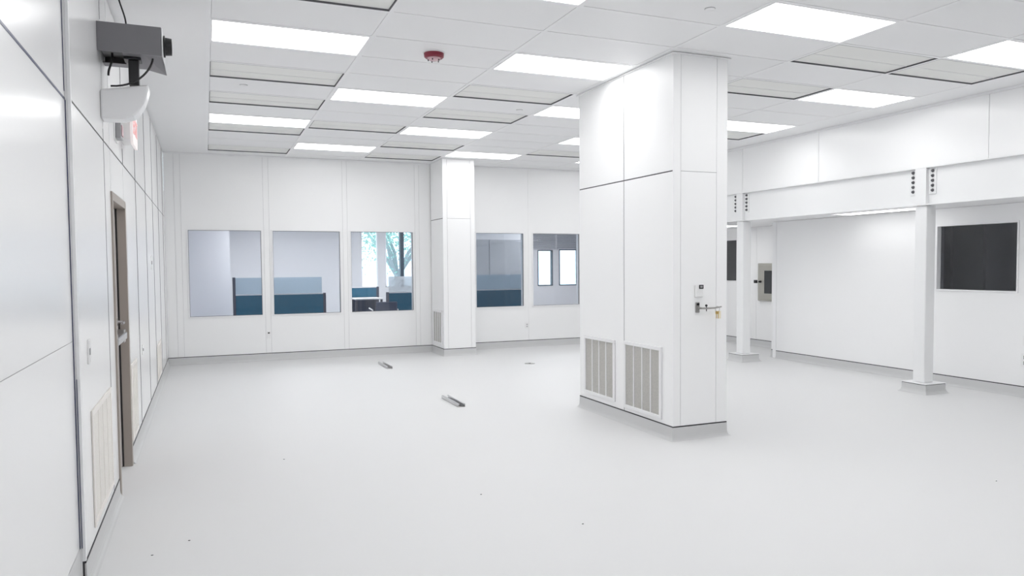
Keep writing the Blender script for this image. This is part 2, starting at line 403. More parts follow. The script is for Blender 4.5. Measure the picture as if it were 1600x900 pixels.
FL = {(0,2): 'grey ceiling filter panel just beyond the nearest left light',
 (0,4): 'grey ceiling filter between the two leftmost ceiling lights, farther one',
 (0,7): 'slim grey ceiling filter touching the far side of the second leftmost light',
 (0,10): 'farthest ceiling filter in the left corner by the back wall',
 (0,-2): 'grey ceiling filter cut by the top edge of the frame, upper left',
 (1,6): 'ceiling filter left of the light above the far column',
 (2,2): 'large grey ceiling filter beyond the bright light beside the near column',
 (2,4): 'ceiling filter with a sprinkler cap near it, left of the near column top',
 (2,8): 'thin ceiling filter above and left of the far column top',
 (2,10): 'farthest thin ceiling filter at the back wall beside the far column',
 (4,0): 'grey ceiling filter touching the right side of the near column top',
 (4,-2): 'grey ceiling filter beyond the right corner of the largest light',
 (5,-2): 'warm grey ceiling filter by the upper right wall, near the right edge light',
 (5,4): 'small ceiling filter corner beyond the light right of the near column',
 (4,8): 'very distant ceiling filter just left of the near column edge'}
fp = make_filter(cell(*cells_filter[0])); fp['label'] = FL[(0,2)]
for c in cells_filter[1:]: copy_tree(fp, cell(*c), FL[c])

def low_light(x0, x1, y0, y1, z, label):
    r = thing('low_ceiling_light', ((x0+x1)/2, (y0+y1)/2, z), label, 'ceiling light')
    f = MB()
    for a in ((x0, x1, y0, y0+.015), (x0, x1, y1-.015, y1), (x0, x0+.015, y0+.015, y1-.015), (x1-.015, x1, y0+.015, y1-.015)): f.box(*a, z-.012, z)
    f.build('frame', M['tbar'], r)
    d = MB(); d.box(x0+.016, x1-.016, y0+.016, y1-.016, z-.009, z-.002); d.build('diffuser', M['low_lamp'], r)
low_light(8.22, 8.6, 6.75, 8.1, 2.292, 'flat light under the mezzanine shining on the lower right wall')
low_light(8.6, 9.2, 11.0, 12.2, 2.30, 'flat light in the far right nook ceiling')

# ------------------------------------------------------------------ interior windows in the back wall
wl = ['first interior window from the left, showing a pale office wall and a partition end',
      'second interior window from the left, with the blue partition behind it',
      'third interior window, showing the tree outside',
      'interior window just right of the far column',
      'interior window cut by the near column, with two outside windows behind it']
for n, (x0, x1, z0, z1) in enumerate(WINS):
    r = thing('window_%d' % (n+1), ((x0+x1)/2, YB, z0), wl[n], 'window', kind='structure')
    f = MB(); w_ = .022
    for a in ((x0, x1, z0, z0+w_), (x0, x1, z1-w_, z1), (x0, x0+w_, z0+w_, z1-w_), (x1-w_, x1, z0+w_, z1-w_)): f.box(a[0], a[1], YB-.014, YB+.12, a[2], a[3])
    f.build('window_frame', M['white'], r, bevel=.002)
    g = MB(); q = .006
    for a in ((x0+w_, x1-w_, z0+w_, z0+w_+q), (x0+w_, x1-w_, z1-w_-q, z1-w_), (x0+w_, x0+w_+q, z0+w_, z1-w_), (x1-w_-q, x1-w_, z0+w_, z1-w_)): g.box(a[0], a[1], YB+.0, YB+.02, a[2], a[3])
    g.build('gasket', M['gasket'], r)
    p = MB(); p.box(x0+w_, x1-w_, YB+.01, YB+.016, z0+w_, z1-w_); p.build('pane', M['tinted'] if n == 3 else M['glass'], r)
def dark_window(n, x, y0, y1, z0, z1, label):
    r = thing('window_%d' % n, (x, (y0+y1)/2, z0), label, 'window', kind='structure')
    f = MB(); w_ = .02
    for a in ((y0, y1, z0, z0+w_), (y0, y1, z1-w_, z1), (y0, y0+w_, z0+w_, z1-w_), (y1-w_, y1, z0+w_, z1-w_)): f.box(x-.012, x+.12, a[0], a[1], a[2], a[3])
    f.build('window_frame', M['white'], r, bevel=.002)
    p = MB(); p.box(x+.06, x+.066, y0+w_, y1-w_, z0+w_, z1-w_); p.build('pane', M['dimglass'], r)
dark_window(6, XR, 5.83, 6.91, 1.225, 2.08, 'dark interior window in the lower right wall, right of the near post')
dark_window(7, XF, 12.05, 12.75, 1.235, 2.085, 'narrow dark window in the nook, seen beside the near column')
for nm, y0, y1, x, lab in (('wall_dark_room', 4.6, 9.3, XR+.13, 'unlit grey room walls behind the lower right window'), ('wall_dark_corridor', 11.8, 13.2, XF+.13, 'unlit grey room behind the nook window')):
    d = MB(); xa = x+1.6
    d.box(xa, xa+.05, y0, y1, 0, 2.6); d.box(x, xa, y0-.05, y0, 0, 2.6); d.box(x, xa, y1, y1+.05, 0, 2.6); d.box(x, xa, y0, y1, 2.3, 2.35); d.box(x, xa, y0, y1, .6, .65)
    for k in range(9 if y1-y0 > 2 else 6):
        yy = y0+(k+.5)*(y1-y0)/(9 if y1-y0 > 2 else 6); d.box(xa-.06, xa, yy-.02, yy+.02, .65, 2.3)
    structure(d.build(nm, M['darkroom']), lab, 'wall')

# ------------------------------------------------------------------ left door
r = thing('door_1', (XL, (DOOR[0]+DOOR[1])/2, 0), 'taupe door in a recessed metal frame on the left wall', 'door', kind='structure')
y0, y1, zt = DOOR[0], DOOR[1], DOOR[3]
f = MB()
f.box(XL-.15, XL+.012, y0-.03, y0+.022, 0, zt+.03); f.box(XL-.15, XL+.012, y1-.03, y1+.04, 0, zt+.03); f.box(XL-.15, XL+.012, y0+.022, y1-.03, zt-.03, zt+.03)
f.build('door_frame', M['taupe'], r, bevel=.003)
lf = MB(); xl = XL-.062; lf.box(xl-.045, xl, y0+.026, y1-.034, .012, zt-.035); leaf = lf.build('door_leaf', M['leaf'], r, bevel=.002)
g = MB(); g.box(xl+.0005, xl+.013, y1-.034, y1-.0305, 0.005, zt-.031); g.build('gap_seal', M['black'], r)
v = MB(); v.box(xl+.0005, xl+.006, y0+.16, y0+.34, 1.28, 1.92, 0); v.box(xl+.006, xl+.012, y0+.15, y0+.16, 1.27, 1.93, 1); v.box(xl+.006, xl+.012, y0+.34, y0+.35, 1.27, 1.93, 1)
v.build('vision_panel', [M['darkglass'], M['leaf']], leaf)
h = MB(); h.box(xl, xl+.006, y0+.03, y0+.09, 1.03, 1.28, 0); h.build('push_plate', M['chrome'], leaf)
h = MB(); h.box(xl, -.592, 5.97, 6.06, 1.02, 1.12); h.box(xl, -.592, 6.5, 6.62, 1.02, 1.12); pbm = h.build('bar_bracket', M['nickel'], leaf, bevel=.004)
h = MB(); h.box(-.618, -.580, 5.98, 6.60, 1.045, 1.10); h.build('push_bar', M['chrome'], leaf, bevel=.006)
h = MB(); h.lathe((xl, 6.56, 1.18), (1, 0, 0), [(0, .028), (.014, .028), (.014, .012), (.05, .012)], 18); h.tube([(xl+.05, 6.56, 1.18), (xl+.058, 6.5, 1.178), (xl+.056, 6.42, 1.175)], .010, 10); h.build('lever_handle', M['chrome'], leaf)

# ------------------------------------------------------------------ grilles
def grille_x(parent, x, out, y0, y1, z0, z1, name='return_grille', mesh='grille', label=None, bars=3, cat=None, proud=.018):
    """a grille plate on a wall at X = x facing out"""
    if parent is None: g = thing(name, (x, (y0+y1)/2, z0), label, cat or 'grille')
    else: g = None
    fw = .035; mb = MB()
    def B(mb, d0, d1, a, b, c, d, mi=0): mb.box(x+out*d0, x+out*d1, a, b, c, d, mi)
    for a in ((y0, y1, z0, z0+fw), (y0, y1, z1-fw, z1), (y0, y0+fw, z0+fw, z1-fw), (y1-fw, y1, z0+fw, z1-fw)): B(mb, .001, proud, *a)
    if parent is None: fr = mb.build('frame', M['cream_frame'], g, bevel=.002)
    else: fr = mb.build('grille', M['white'], parent, bevel=.004)
    own = g if g is not None else fr
    s = MB(); B(s, .001, .006, y0+fw, y1-fw, z0+fw, z1-fw); s.build('mesh_screen', M[mesh], own)
    bb = MB()
    for k in range(1, bars+1):
        yy = y0+fw+(y1-y0-2*fw)*k/(bars+1); B(bb, .006, min(.012, proud-.001), yy-.006, yy+.006, z0+fw, z1-fw)
    bb.build('divider_bars', M['white'] if parent is not None else M['cream_frame'], own)
    return own
grille_x(None, XL, 1, 4.58, 5.46, .19, .83, mesh='cream_grille', proud=.009, label='cream return air grille low on the left wall, before the door')
grille_x(None, XL, 1, 6.90, 7.44, .16, .80, mesh='cream_grille', proud=.009, label='cream return air grille low on the left wall, just past the door')
grille_x(None, XL, 1, 10.5, 11.35, .16, .62, mesh='cream_grille', proud=.009, label='farthest low grille on the left wall near the back corner')

# ------------------------------------------------------------------ columns
def column(x0, x1, y0, y1, label, ysplit=None, xs=(), back=True, zs=(2.43, 2.43)):
    r = thing('column', ((x0+x1)/2, (y0+y1)/2, 0), label, 'column')
    core = MB(); core.box(x0+.004, x1-.004, y0+.004, y1-(.004 if back else 0), 0, ZC-.002); core.build('core', M['left_joint'], r)
    p = MB(); g = .0055
    ys = [y0]+([ysplit] if ysplit else [])+[y1]
    for k in range(len(ys)-1):
        for za, zb in ((JZ, zs[0]), (zs[0], ZC-.002)):
            p.box(x0, x0+.012, ys[k]+(g if k else .0122), ys[k+1]-g, za+(0 if za == JZ else g), zb-g, 0)
    p.build('left_cladding', M['column_panel'], r)
    p = MB(); xx = [x0]+list(xs)+[x1]
    for k in range(len(xx)-1):
        for za, zb in (((JZ, zs[1]), (zs[1], ZC-.002)) if (k == 1 or len(xx) == 2) else ((JZ, ZC-.002),)):
            p.box(xx[k]+(g*.3 if k else 0), xx[k+1]-g*.3, y0-(.0), y0+.012, za+(0 if za == JZ else g*.3), zb-g*.3, 0)
    p.build('front_cladding', M['column_panel'], r)
    p = MB(); p.box(x1-.012, x1, y0+.0122, y1-g, JZ, ZC-.002); p.box(x0+.0122, x1-.0122, y1-.012, y1-.001, JZ, ZC-.002) if back else None
    p.build('rear_cladding', M['column_panel'], r)
    # coved base with the room on the path's left
    path = [(x0, y1), (x0, y0), (x1, y0), (x1, y1)]
    path = path[::-1]
    cm = MB()
    if back:
        cm.sweep(path[::1], COVE, 0, True); cm.sweep(path, CAP, 1, True)
    else:
        cm.sweep(path, COVE, 0); cm.sweep(path, CAP, 1)
    cm.build('coved_base', [M['cove'], M['dark_joint']], r)
    t = MB(); a = .022
    t.box(x0-a, x1+a, y0-a, y0, ZC-.014, ZC-.002); t.box(x0-a, x0, y0, y1, ZC-.014, ZC-.002); t.box(x1, x1+a, y0, y1, ZC-.014, ZC-.002)
    if back: t.box(x0-a, x1+a, y1, y1+a, ZC-.014, ZC-.002)
    t.build('ceiling_collar', M['white'], r, bevel=.002)
    return r
nc = column(3.86, 4.45, 5.62, 7.43, 'tall boxy white column in the right foreground with two grilles low on its side', 6.47, (3.94, 4.33))
grille_x(nc, 3.86, -1, 6.64, 7.31, .185, .825)
grille_x(nc, 3.86, -1, 5.79, 6.46, .165, .835)
fc = column(3.86, 4.45, 12.6, YB-.014, 'white boxy column against the back wall between the windows', None, (3.94, 4.37), back=False)
grille_x(fc, 3.86, -1, 12.70, 13.25, .19, .80)
# keypad on the near column
k = thing('wall_controller', (4.13, 5.62, 1.3), 'small white controller with a dark display on the front of the near column', 'controller')
b = MB(); b.box(4.088, 4.172, 5.60, 5.6195, 1.298, 1.405); kb = b.build('case', M['plastic'], k, bevel=.004)
b = MB(); b.box(4.125, 4.172, 5.597, 5.5998, 1.372, 1.408, 0); b.box(4.136, 4.162, 5.5955, 5.597, 1.382, 1.4, 1); b.build('display', [M['black'], M['greybox']], kb)
b = MB()
for q in range(2): b.box(4.105+.03*q, 4.125+.03*q, 5.597, 5.5998, 1.325, 1.335)
b.build('buttons', M['white'], kb)
k = thing('door_lock', (4.12, 5.62, 1.19), 'small chrome lever lock on the near column front, below the controller', 'lock')
b = MB(); b.box(4.098, 4.138, 5.606, 5.6195, 1.155, 1.25); b.build('backplate', M['nickel'], k, bevel=.004)
b = MB(); b.lathe((4.118, 5.606, 1.198), (0, -1, 0), [(0, .016), (.012, .016), (.012, .009), (.05, .009)], 16); b.tube([(4.118, 5.558, 1.198), (4.16, 5.553, 1.196), (4.26, 5.555, 1.197), (4.34, 5.556, 1.207)], [.009, .009, .008, .006], 10)
b.build('lever', M['nickel'], k)
b = MB(); b.lathe((4.118, 5.606, 1.232), (0, -1, 0), [(0, .012), (.008, .012)], 14); b.build('cylinder', M['black'], k)
b = MB(); b.lathe((4.17, 5.556, 1.222), (0, -1, 0), [(0, .011), (.012, .008)], 12)
b.cyl((4.17, 5.55, 1.225), (4.17, 5.55, 1.17), .004, n=8); b.build('thumb_turn', M['black'], k)
k = thing('key_ring', (4.29, 5.55, 1.18), 'bunch of brass keys with a tag hanging from the column lock lever', 'keys')
b = MB(); rg = [(4.285+.024*math.cos(2*math.pi*a/20), 5.543, 1.188+.024*math.sin(2*math.pi*a/20)) for a in range(21)]; b.tube(rg, .0018, 6); b.build('ring', M['nickel'], k)
for q, dx in enumerate((-.012, .004)):
    b = MB(); cx_ = 4.285+dx
    b.prism([(cx_-.011, 5.541-.004*q, 1.168), (cx_+.011, 5.541-.004*q, 1.168), (cx_+.009, 5.541-.004*q, 1.145), (cx_+.004, 5.541-.004*q, 1.138), (cx_+.004, 5.541-.004*q, 1.105), (cx_-.004, 5.541-.004*q, 1.1), (cx_-.004, 5.541-.004*q, 1.138), (cx_-.009, 5.541-.004*q, 1.145)], (0, .002, 0)); b.build('key', M['brass'], k)
b = MB(); b.box(4.296, 4.322, 5.540, 5.542, 1.10, 1.17); b.build('tag', mat('cream_tag', (.85, .78, .6), .6), k)

# ------------------------------------------------------------------ mezzanine beam and posts
ZB0, ZB1 = 2.285, 2.745
POSTS = [6.50, 9.83]
r = thing('steel_beam', (8.1, 4.6, ZB0), 'long white steel I-beam along the right, carried on two posts', 'beam')
b = MB(); b.box(8.075, 8.09, YR, YB-.02, ZB0+.014, ZB1-.014); b.build('web', M['steel'], r)
b = MB(); b.box(XU, 8.16, YR, YB-.02, ZB0, ZB0+.014); b.build('bottom_flange', M['steel'], r, bevel=.002)
b = MB(); b.box(XU, 8.16, YR, YB-.02, ZB1-.014, ZB1); b.build('top_flange', M['steel'], r, bevel=.002)
bolt_x = 8.062
def post(yc, label):
    r = thing('steel_post', (8.12, yc, 0), label, 'post', 'white square posts under the beam')
    b = MB(); b.box(7.965, 8.305, yc-.165, yc+.175, 0, .112)
    b.sweep([(7.965, yc-.165), (7.965, yc+.175), (8.305, yc+.175), (8.305, yc-.165)], [(0, 0), (0, .05), (.006, .03), (.02, .01), (.035, 0.001)], 0, True)
    b.build('plinth', M['cove'], r)
    b = MB(); b.box(7.967, 8.303, yc-.163, yc+.173, .112, .119); b.build('plinth_edge', M['dark_joint'], r)
    b = MB(); b.box(7.960, 8.310, yc-.170, yc+.180, .119, .126); b.build('top_plate', M['white'], r, bevel=.001)
    b = MB(); b.box(8.045, 8.205, yc-.075, yc+.085, .126, ZB0-.001); b.build('shaft', M['steel'], r, bevel=.012)
    b = MB(); b.box(XU+.001, 8.074, yc-.078, yc+.072, ZB0+.015, ZB1-.015); hd = b.build('head_plate', M['steel'], r)
    for s, yy in ((1, yc+.072), (-1, yc-.078)):
        b = MB(); b.box(bolt_x, 8.0745, yy, yy+s*.10, ZB0+.13, ZB1-.03); cp = b.build('connection_plate', M['steel'], r, bevel=.002)
        for k in range(5):
            z = ZB0+.175+k*.058; y = yy+s*.058
            b = MB(); b.lathe((bolt_x, y, z), (-1, 0, 0), [(0, .021), (.003, .021), (.003, .017), (.016, .017)], 6, 0, False); b.cyl((bolt_x-.016, y, z), (bolt_x-.026, y, z), .009, n=8)
            b.build('bolt', M['gasket'], cp)
    return r
post(POSTS[0], 'nearer white square post at the right, on a low grey plinth')
post(POSTS[1], 'farther white square post, partly beside the near column')

# ------------------------------------------------------------------ pass-through hatch in the nook
r = thing('pass_through_hatch', (XF, 11.02, .88), 'stainless pass-through hatch with a small window on the nook wall', 'hatch')
b = MB(); b.box(XF-.05, XF+.1, 10.64, 11.40, .885, 1.60); b.build('frame', M['stainless'], r, bevel=.012)
b = MB(); b.box(XF-.068, XF-.0505, 10.68, 11.36, .92, 1.57); dd = b.build('door', M['stainless'], r, bevel=.01)
b = MB(); b.box(XF-.0735, XF-.069, 10.80, 11.19, 1.03, 1.46); b.build('hatch_window', M['darkglass'], dd)
b = MB(); b.lathe((XF-.068, 11.29, 1.25), (-1, 0, 0), [(0, .02), (.03, .02), (.03, .012), (.05, .012)], 14); b.build('knob', M['black'], dd)
b = MB(); b.box(XF-.085, XF-.05, 11.401, 11.47, 1.22, 1.28); b.build('latch', M['black'], r, bevel=.004)

# ------------------------------------------------------------------ outlets and small wall fittings
def plate_x(name, x, out, y, z, w, h, label, cat, holes=2, dark=True):
    r = thing(name, (x, y, z-h/2), label, cat)
    b = MB(); b.box(x, x+out*.008, y-w/2, y+w/2, z-h/2, z+h/2); b.build('cover_plate', M['plastic'], r, bevel=.002)
    for k in range(holes):
        zz = z+(k-(holes-1)/2)*h*.42; b = MB(); b.box(x+out*.008, x+out*.012, y-w*.22, y+w*.22, zz-h*.13, zz+h*.13); b.build('socket', M['black'] if dark else M['greybox'], r)
plate_x('wall_outlet', XR, -1, 5.72, .665, .08, .12, 'outlet with dark sockets on the lower right wall at the frame edge', 'outlet')
plate_x('wall_outlet', XR, -1, 5.72, .44, .12, .16, 'plain low outlet plate under the dark-socket outlet at the right edge', 'outlet', 2, False)
plate_x('light_switch', XL, 1, 4.56, 1.155, .07, .13, 'narrow grey switch plate beside the left corner strip', 'switch', 1, False)
plate_x('wall_outlet', XL, 1, 8.15, .80, .06, .1, 'small socket with a dark dot above the grille past the door', 'outlet', 1)
plate_x('door_contact', XL, 1, 9.8, 1.66, .03, .16, 'small dark vertical fitting on the left wall beyond the door', 'sensor', 1)
r = thing('data_socket', (.975, YB, .43), 'tiny socket with a dark opening on the batten between the first two windows', 'outlet')
b = MB(); b.box(.945, 1.005, YB-.01, YB, .38, .51); b.build('cover_plate', M['plastic'], r, bevel=.002)
b = MB(); b.box(.96, .99, YB-.014, YB-.01, .465, .485); b.build('socket', M['black'], r)
r = thing('wall_outlet', (5.78, YB, .42), 'faint white outlet low on the back wall right of the far column', 'outlet')
b = MB(); b.box(5.745, 5.815, YB-.008, YB, .36, .48); b.build('cover_plate', M['plastic'], r, bevel=.002)
for zz in (.39, .43): b = MB(); b.box(5.768, 5.792, YB-.011, YB-.008, zz, zz+.02); b.build('socket', M['greybox'], r)

# ------------------------------------------------------------------ exit sign and grey strobe
r = thing('exit_sign', (XL, 6.73, 2.56), 'pinkish lit exit sign high on the left wall above the door', 'exit sign')
b = MB(); b.box(XL, XL+.08, 6.56, 6.88, 2.60, 2.83); hb = b.build('housing', M['plastic'], r, bevel=.006)
pl = []
cy_, cz_, hw, hh, rr = 6.73, 2.705, .21, .14, .05
for a0, sy_, sz_ in ((0, 1, 1), (90, -1, 1), (180, -1, -1), (270, 1, -1)):
    for q in range(6):
        t_ = math.radians(a0+18*q); pl.append((XL+.08, cy_+sy_*(hw-rr)+rr*math.cos(t_), cz_+sz_*(hh-rr)+rr*math.sin(t_)))
b = MB(); b.prism(pl, (.018, 0, 0)); b.build('face', M['exitface'], r)
mt = Matrix.Translation((XL+.0995-r.location.x, cy_-r.location.y, cz_-r.location.z)) @ Matrix(((0, 0, 1, 0), (1, 0, 0, 0), (0, 1, 0, 0), (0, 0, 0, 1)))
text_mesh('letters', 'EXIT', .19, mt, M['exitletters'], r, .002)
r = thing('strobe_alarm', (XL, 6.2, 2.5), 'small grey box fitting left of the exit sign', 'alarm')
b = MB(); b.box(XL, XL+.008, 6.16, 6.36, 2.53, 2.69); b.build('back_plate', M['plastic'], r, bevel=.003)
b = MB(); b.box(XL+.008, XL+.045, 6.19, 6.33, 2.55, 2.67); b.build('case', M['greybox'], r, bevel=.006)
b = MB(); b.box(XL+.045, XL+.052, 6.21, 6.31, 2.57, 2.65); b.build('lens', M['pink'], r, bevel=.004)

# ------------------------------------------------------------------ grey projector-like case on its bracket
Y0_, Y1_ = 5.34, 5.74; xa, xb, za, zb = XL, -.225, 2.955, 3.135
r = thing('wall_projector', (-.4, 5.5, 2.75), 'grey metal projector case mounted high on the left wall with a black lens', 'projector')
b = MB()
b.box(xa+.001, xb, Y0_, Y0_+.004, za, zb)                       # front
b.box(xa+.001, xb, Y1_-.004, Y1_, za, zb)
b.box(xa+.001, xb, Y0_+.004, Y1_-.004, zb-.004, zb)
b.box(xa+.14, xb, Y0_+.004, Y1_-.004, za, za+.004)              # open underside near the wall
b.box(xa+.001, xa+.14, Y1_-.1, Y1_-.004, za, za+.004)
cs = b.build('case', M['box'], r)
b = MB(); b.box(xb+.0005, xb+.006, Y0_+.002, Y1_-.002, za+.002, zb-.002); b.build('side_plate', M['box_side'], r, bevel=.002)
b = MB(); b.prism([(xb-.10, Y0_+.02, za), (xb, Y0_+.02, za), (xb+.012, Y0_+.1, za-.03), (xb+.012, Y1_, za-.03), (xb-.1, Y1_, za-.004)], (0, 0, .002)); b.build('bottom_flap', M['box'], r)
b = MB(); b.box(xa+.01, xa+.135, Y0_+.01, Y1_-.12, za+.03, za+.04); b.build('opening_shade', M['black'], cs)  # black sheet paints the shade inside the open underside
b = MB(); b.lathe((xb+.006, Y0_+.17, 3.06), (1, 0, 0), [(0, .07), (.01, .07), (.012, .058), (.05, .054), (.05, .044), (.03, .03)], 28); b.build('lens', M['black'], r)
b = MB(); b.box(-.45, -.35, 5.42, 5.53, za-.018, za-.001, 0); b.box(-.425, -.365, 5.44, 5.51, 2.78, za-.018, 0); b.build('swivel_stem', M['black'], r, bevel=.004)
b = MB(); pr = [(XL+.001, 2.735), (-.31, 2.785), (-.312, 2.75), (-.322, 2.71), (-.338, 2.66), (-.368, 2.61), (-.40, 2.575), (-.46, 2.555), (XL+.001, 2.55)]
b.prism([(x, 5.42, z) for x, z in pr], (0, .16, 0)); b.build('bracket', M['white'], r, bevel=.012)
def bez(p, n=14):
    p = [Vector(q) for q in p]; return [((1-t)**3*p[0]+3*(1-t)**2*t*p[1]+3*(1-t)*t*t*p[2]+t**3*p[3]) for t in [k/(n-1) for k in range(n)]]
b = MB(); b.tube(bez([(-.28, 5.42, za-.0), (-.285, 5.35, 2.86), (-.37, 5.33, 2.74), (-.52, 5.36, 2.745)]), .0065, 8); b.build('cable', M['black'], r)
b = MB(); b.tube(bez([(-.43, 5.42, zb), (-.425, 5.45, 3.22), (-.48, 5.5, 3.3), (-.5, 5.55, ZC-.002)]), .005, 8); b.build('power_cable', M['black'], r)
b = MB(); b.tube(bez([(-.52, 5.5, za+.03), (-.52, 5.5, 2.9), (-.545, 5.5, 2.9), (-.545, 5.5, 2.84)]), .007, 8); b.build('short_cable', M['black'], r)

# ------------------------------------------------------------------ ceiling devices
r = thing('smoke_alarm', (1.9, 6.41, ZC), 'round dark red alarm on the ceiling left of the middle', 'smoke alarm')
b = MB(); b.lathe((1.9, 6.41, ZC+.003), (0, 0, -1), [(0, .098), (.012, .098)], 32); b.build('mounting_ring', M['white'], r)
b = MB(); b.lathe((1.9, 6.41, ZC-.009), (0, 0, -1), [(0, .088), (.03, .086), (.04, .075)], 32); b.build('body', M['red'], r)
b = MB(); b.lathe((1.9, 6.41, ZC-.049), (0, 0, -1), [(0, .06), (.012, .055), (.02, .035)], 24); b.build('lens', M['pink'], r)
for k in range(5):
    b = MB(); a = 2*math.pi*k/5+.4; b.cyl((1.9+.05*math.cos(a), 6.41+.05*math.sin(a), ZC-.049), (1.9+.05*math.cos(a), 6.41+.05*math.sin(a), ZC-.075), .005, n=8)
    b.build('cage_post', M['black'], r)
for x, y, lab in ((3.47, 4.59, 'white sprinkler cap left of the largest ceiling light'), (.41, 8.25, 'tiny sprinkler cap between the two left filters'), (3.55, 8.39, 'tiny sprinkler cap near the filter left of the near column')):
    r = thing('sprinkler_cap', (x, y, ZC), lab, 'sprinkler', 'concealed sprinkler caps')
    b = MB(); b.lathe((x, y, ZC+.003), (0, 0, -1), [(0, .036), (.007, .036), (.010, .03)], 24); b.build('cap', M['white'], r)
    b = MB(); b.lathe((x, y, ZC+.0035), (0, 0, -1), [(0, .04), (.004, .04)], 24); b.build('ring', M['greybox'], r)

# ------------------------------------------------------------------ things on the floor
def channel(x, y0, y1, label, x2=None, w=.085):
    r = thing('floor_channel', (x, (y0+y1)/2, 0), label, 'metal channel', 'metal channels on the floor')
    dx = (x2 or x)-x
    def seg(o0, o1, z0, z1, nm, mt_):
        b = MB(); b.prism([(x+o0, y0, z0), (x+o1, y0, z0), (x+o1, y0, z1), (x+o0, y0, z1)], (dx, y1-y0, 0)); return b.build(nm, mt_, r, bevel=.001)
    seg(-w/2, w/2, 0.0005, .004, 'base_web', M['nickel'])
    seg(-w/2, -w/2+.004, .004, .035, 'side_wall', M['chrome']); seg(w/2-.004, w/2, .004, .035, 'side_wall', M['chrome'])
    seg(-w/2+.004, -w/2+.02, .031, .035, 'lip', M['chrome']); seg(w/2-.02, w/2-.004, .031, .035, 'lip', M['chrome'])
    b = MB(); n = int((y1-y0)/.1)
    for k in range(n):
        yy = y0+.05+k*(y1-y0-.05)/n; xx = x+dx*(yy-y0)/(y1-y0); b.box(xx-.012, xx+.012, yy, yy+.04, .004, .0055)
    b.build('slots', M['black'], r)
channel(2.64, 7.98, 8.62, 'short slotted metal channel on the floor, the nearer of two')
channel(2.62, 11.45, 12.12, 'short metal channel on the floor, the farther one near the back wall')
r = thing('floor_drain', (4.83, 11.06, 0), 'small round metal cover set in the floor left of the near column', 'floor drain')
b = MB(); b.lathe((4.83, 11.06, 0.0003), (0, 0, 1), [(0, .085), (.003, .085), (.004, .078)], 28); b.build('cover', M['nickel'], r)
b = MB(); b.lathe((4.83, 11.06, .0045), (0, 0, 1), [(0, .02), (.003, .018)], 12); b.build('screw', M['gasket'], r)
for n, (x, y, s_) in enumerate(((0, 0, 0),)*0): pass
def chip(x, y, s_, label):
    b = MB(); k = 7; ps = [(x+s_*(1.6 if q % 2 else 1.0)*math.cos(2*math.pi*q/k), y+s_*.5*math.sin(2*math.pi*q/k), .0006) for q in range(k)]
    b.prism(ps, (0, 0, .0035)); tag(b.build('paint_chip', M['gasket']), label, 'debris', 'specks of debris on the floor')

# positions by unprojecting onto the floor plane
def on_floor(u, v):
    d = _r*((u-CX)/F_PX)+_d*((v-CY)/F_PX)+_f; t_ = -EYE/d.z; return d.x*t_, d.y*t_
for u, v, lab in ((444, 718, 'tiny dark speck on the floor below the left windows'), (752, 773, 'tiny dark speck on the open floor near the middle'), (296, 845, 'tiny dark speck on the floor at the lower left'),
                  (238, 868, 'tiny dark speck on the floor nearest the left wall, bottom left'), (911, 819, 'tiny dark speck on the floor in front of the near column'), (1557, 752, 'tiny dark speck on the floor at the far right')):
    x, y = on_floor(u, v); chip(x, y, .005, lab)

# ------------------------------------------------------------------ office beyond the back wall
YO = 17.5
o = MB(); o.box(-.9, 11, YB+.12, YO+.2, -.12, -.002); structure(o.build('floor_office', M['carpet']), 'dark office carpet beyond the back windows', 'floor')
o = MB(); o.box(-.9, 11, YB+.12, YO+.2, 2.75, 2.85); structure(o.build('ceiling_office', M['offwall']), 'office ceiling beyond the back windows', 'ceiling')
o = MB(); o.box(-.95, .46, 16.0, 17.6, 0, 2.75); o.box(-.95, -.85, YB+.12, 16.0, 0, 2.75); structure(o.build('wall_office_left', M['offwall']), 'pale lavender office wall seen through the first window', 'wall')
o = MB(); o.box(10.2, 10.3, YB+.12, YO+.2, 0, 2.75); structure(o.build('wall_office_right', M['offwall']), 'office side wall to the far right beyond the windows', 'wall')
OPEN = [(3.36, 3.76, 1.10, 2.6), (3.93, 5.1, 1.10, 2.6), (7.22, 7.62, 1.06, 1.98), (7.88, 8.31, 1.06, 1.98), (8.49, 9.05, 1.06, 2.0)]
o = MB(); us = sorted(set([.46, 10.2]+[q for h in OPEN for q in h[:2]])); zs = sorted(set([0, 2.75]+[q for h in OPEN for q in h[2:]]))
for i in range(len(us)-1):
    for j in range(len(zs)-1):
        cu, cz = (us[i]+us[i+1])/2, (zs[j]+zs[j+1])/2
        if not any(h[0] < cu < h[1] and h[2] < cz < h[3] for h in OPEN): o.box(us[i], us[i+1], YO, YO+.15, zs[j], zs[j+1])
structure(o.build('wall_office_far', M['offwall2']), 'pale outer office wall with windows to the garden', 'wall')
ol = ['outer office window left of the pale pillar, tree behind', 'wide outer office window with a dark mullion and tree behind', 'narrow outer office window seen at the right edge of the fourth window',
      'left one of two outer windows behind the fifth window', 'right one of two outer windows behind the fifth window']
for n, (x0, x1, z0, z1) in enumerate(OPEN):
    r = thing('window_%d' % (n+8), ((x0+x1)/2, YO, z0), ol[n], 'window', kind='structure')
    f = MB()
    for a in ((x0, x1, z0, z0+.025), (x0, x1, z1-.025, z1), (x0, x0+.025, z0, z1), (x1-.025, x1, z0, z1)): f.box(a[0], a[1], YO-.01, YO+.1, a[2], a[3])
    f.build('window_frame', M['white'] if n < 2 else M['mull'], r)
    p = MB(); p.box(x0+.02, x1-.02, YO+.05, YO+.055, z0+.02, z1-.02); p.build('pane', M['glass'], r)
    if n == 1: p = MB(); p.box(4.29, 4.38, YO-.02, YO+.12, z0, z1); p.build('mullion', M['mull'], r)
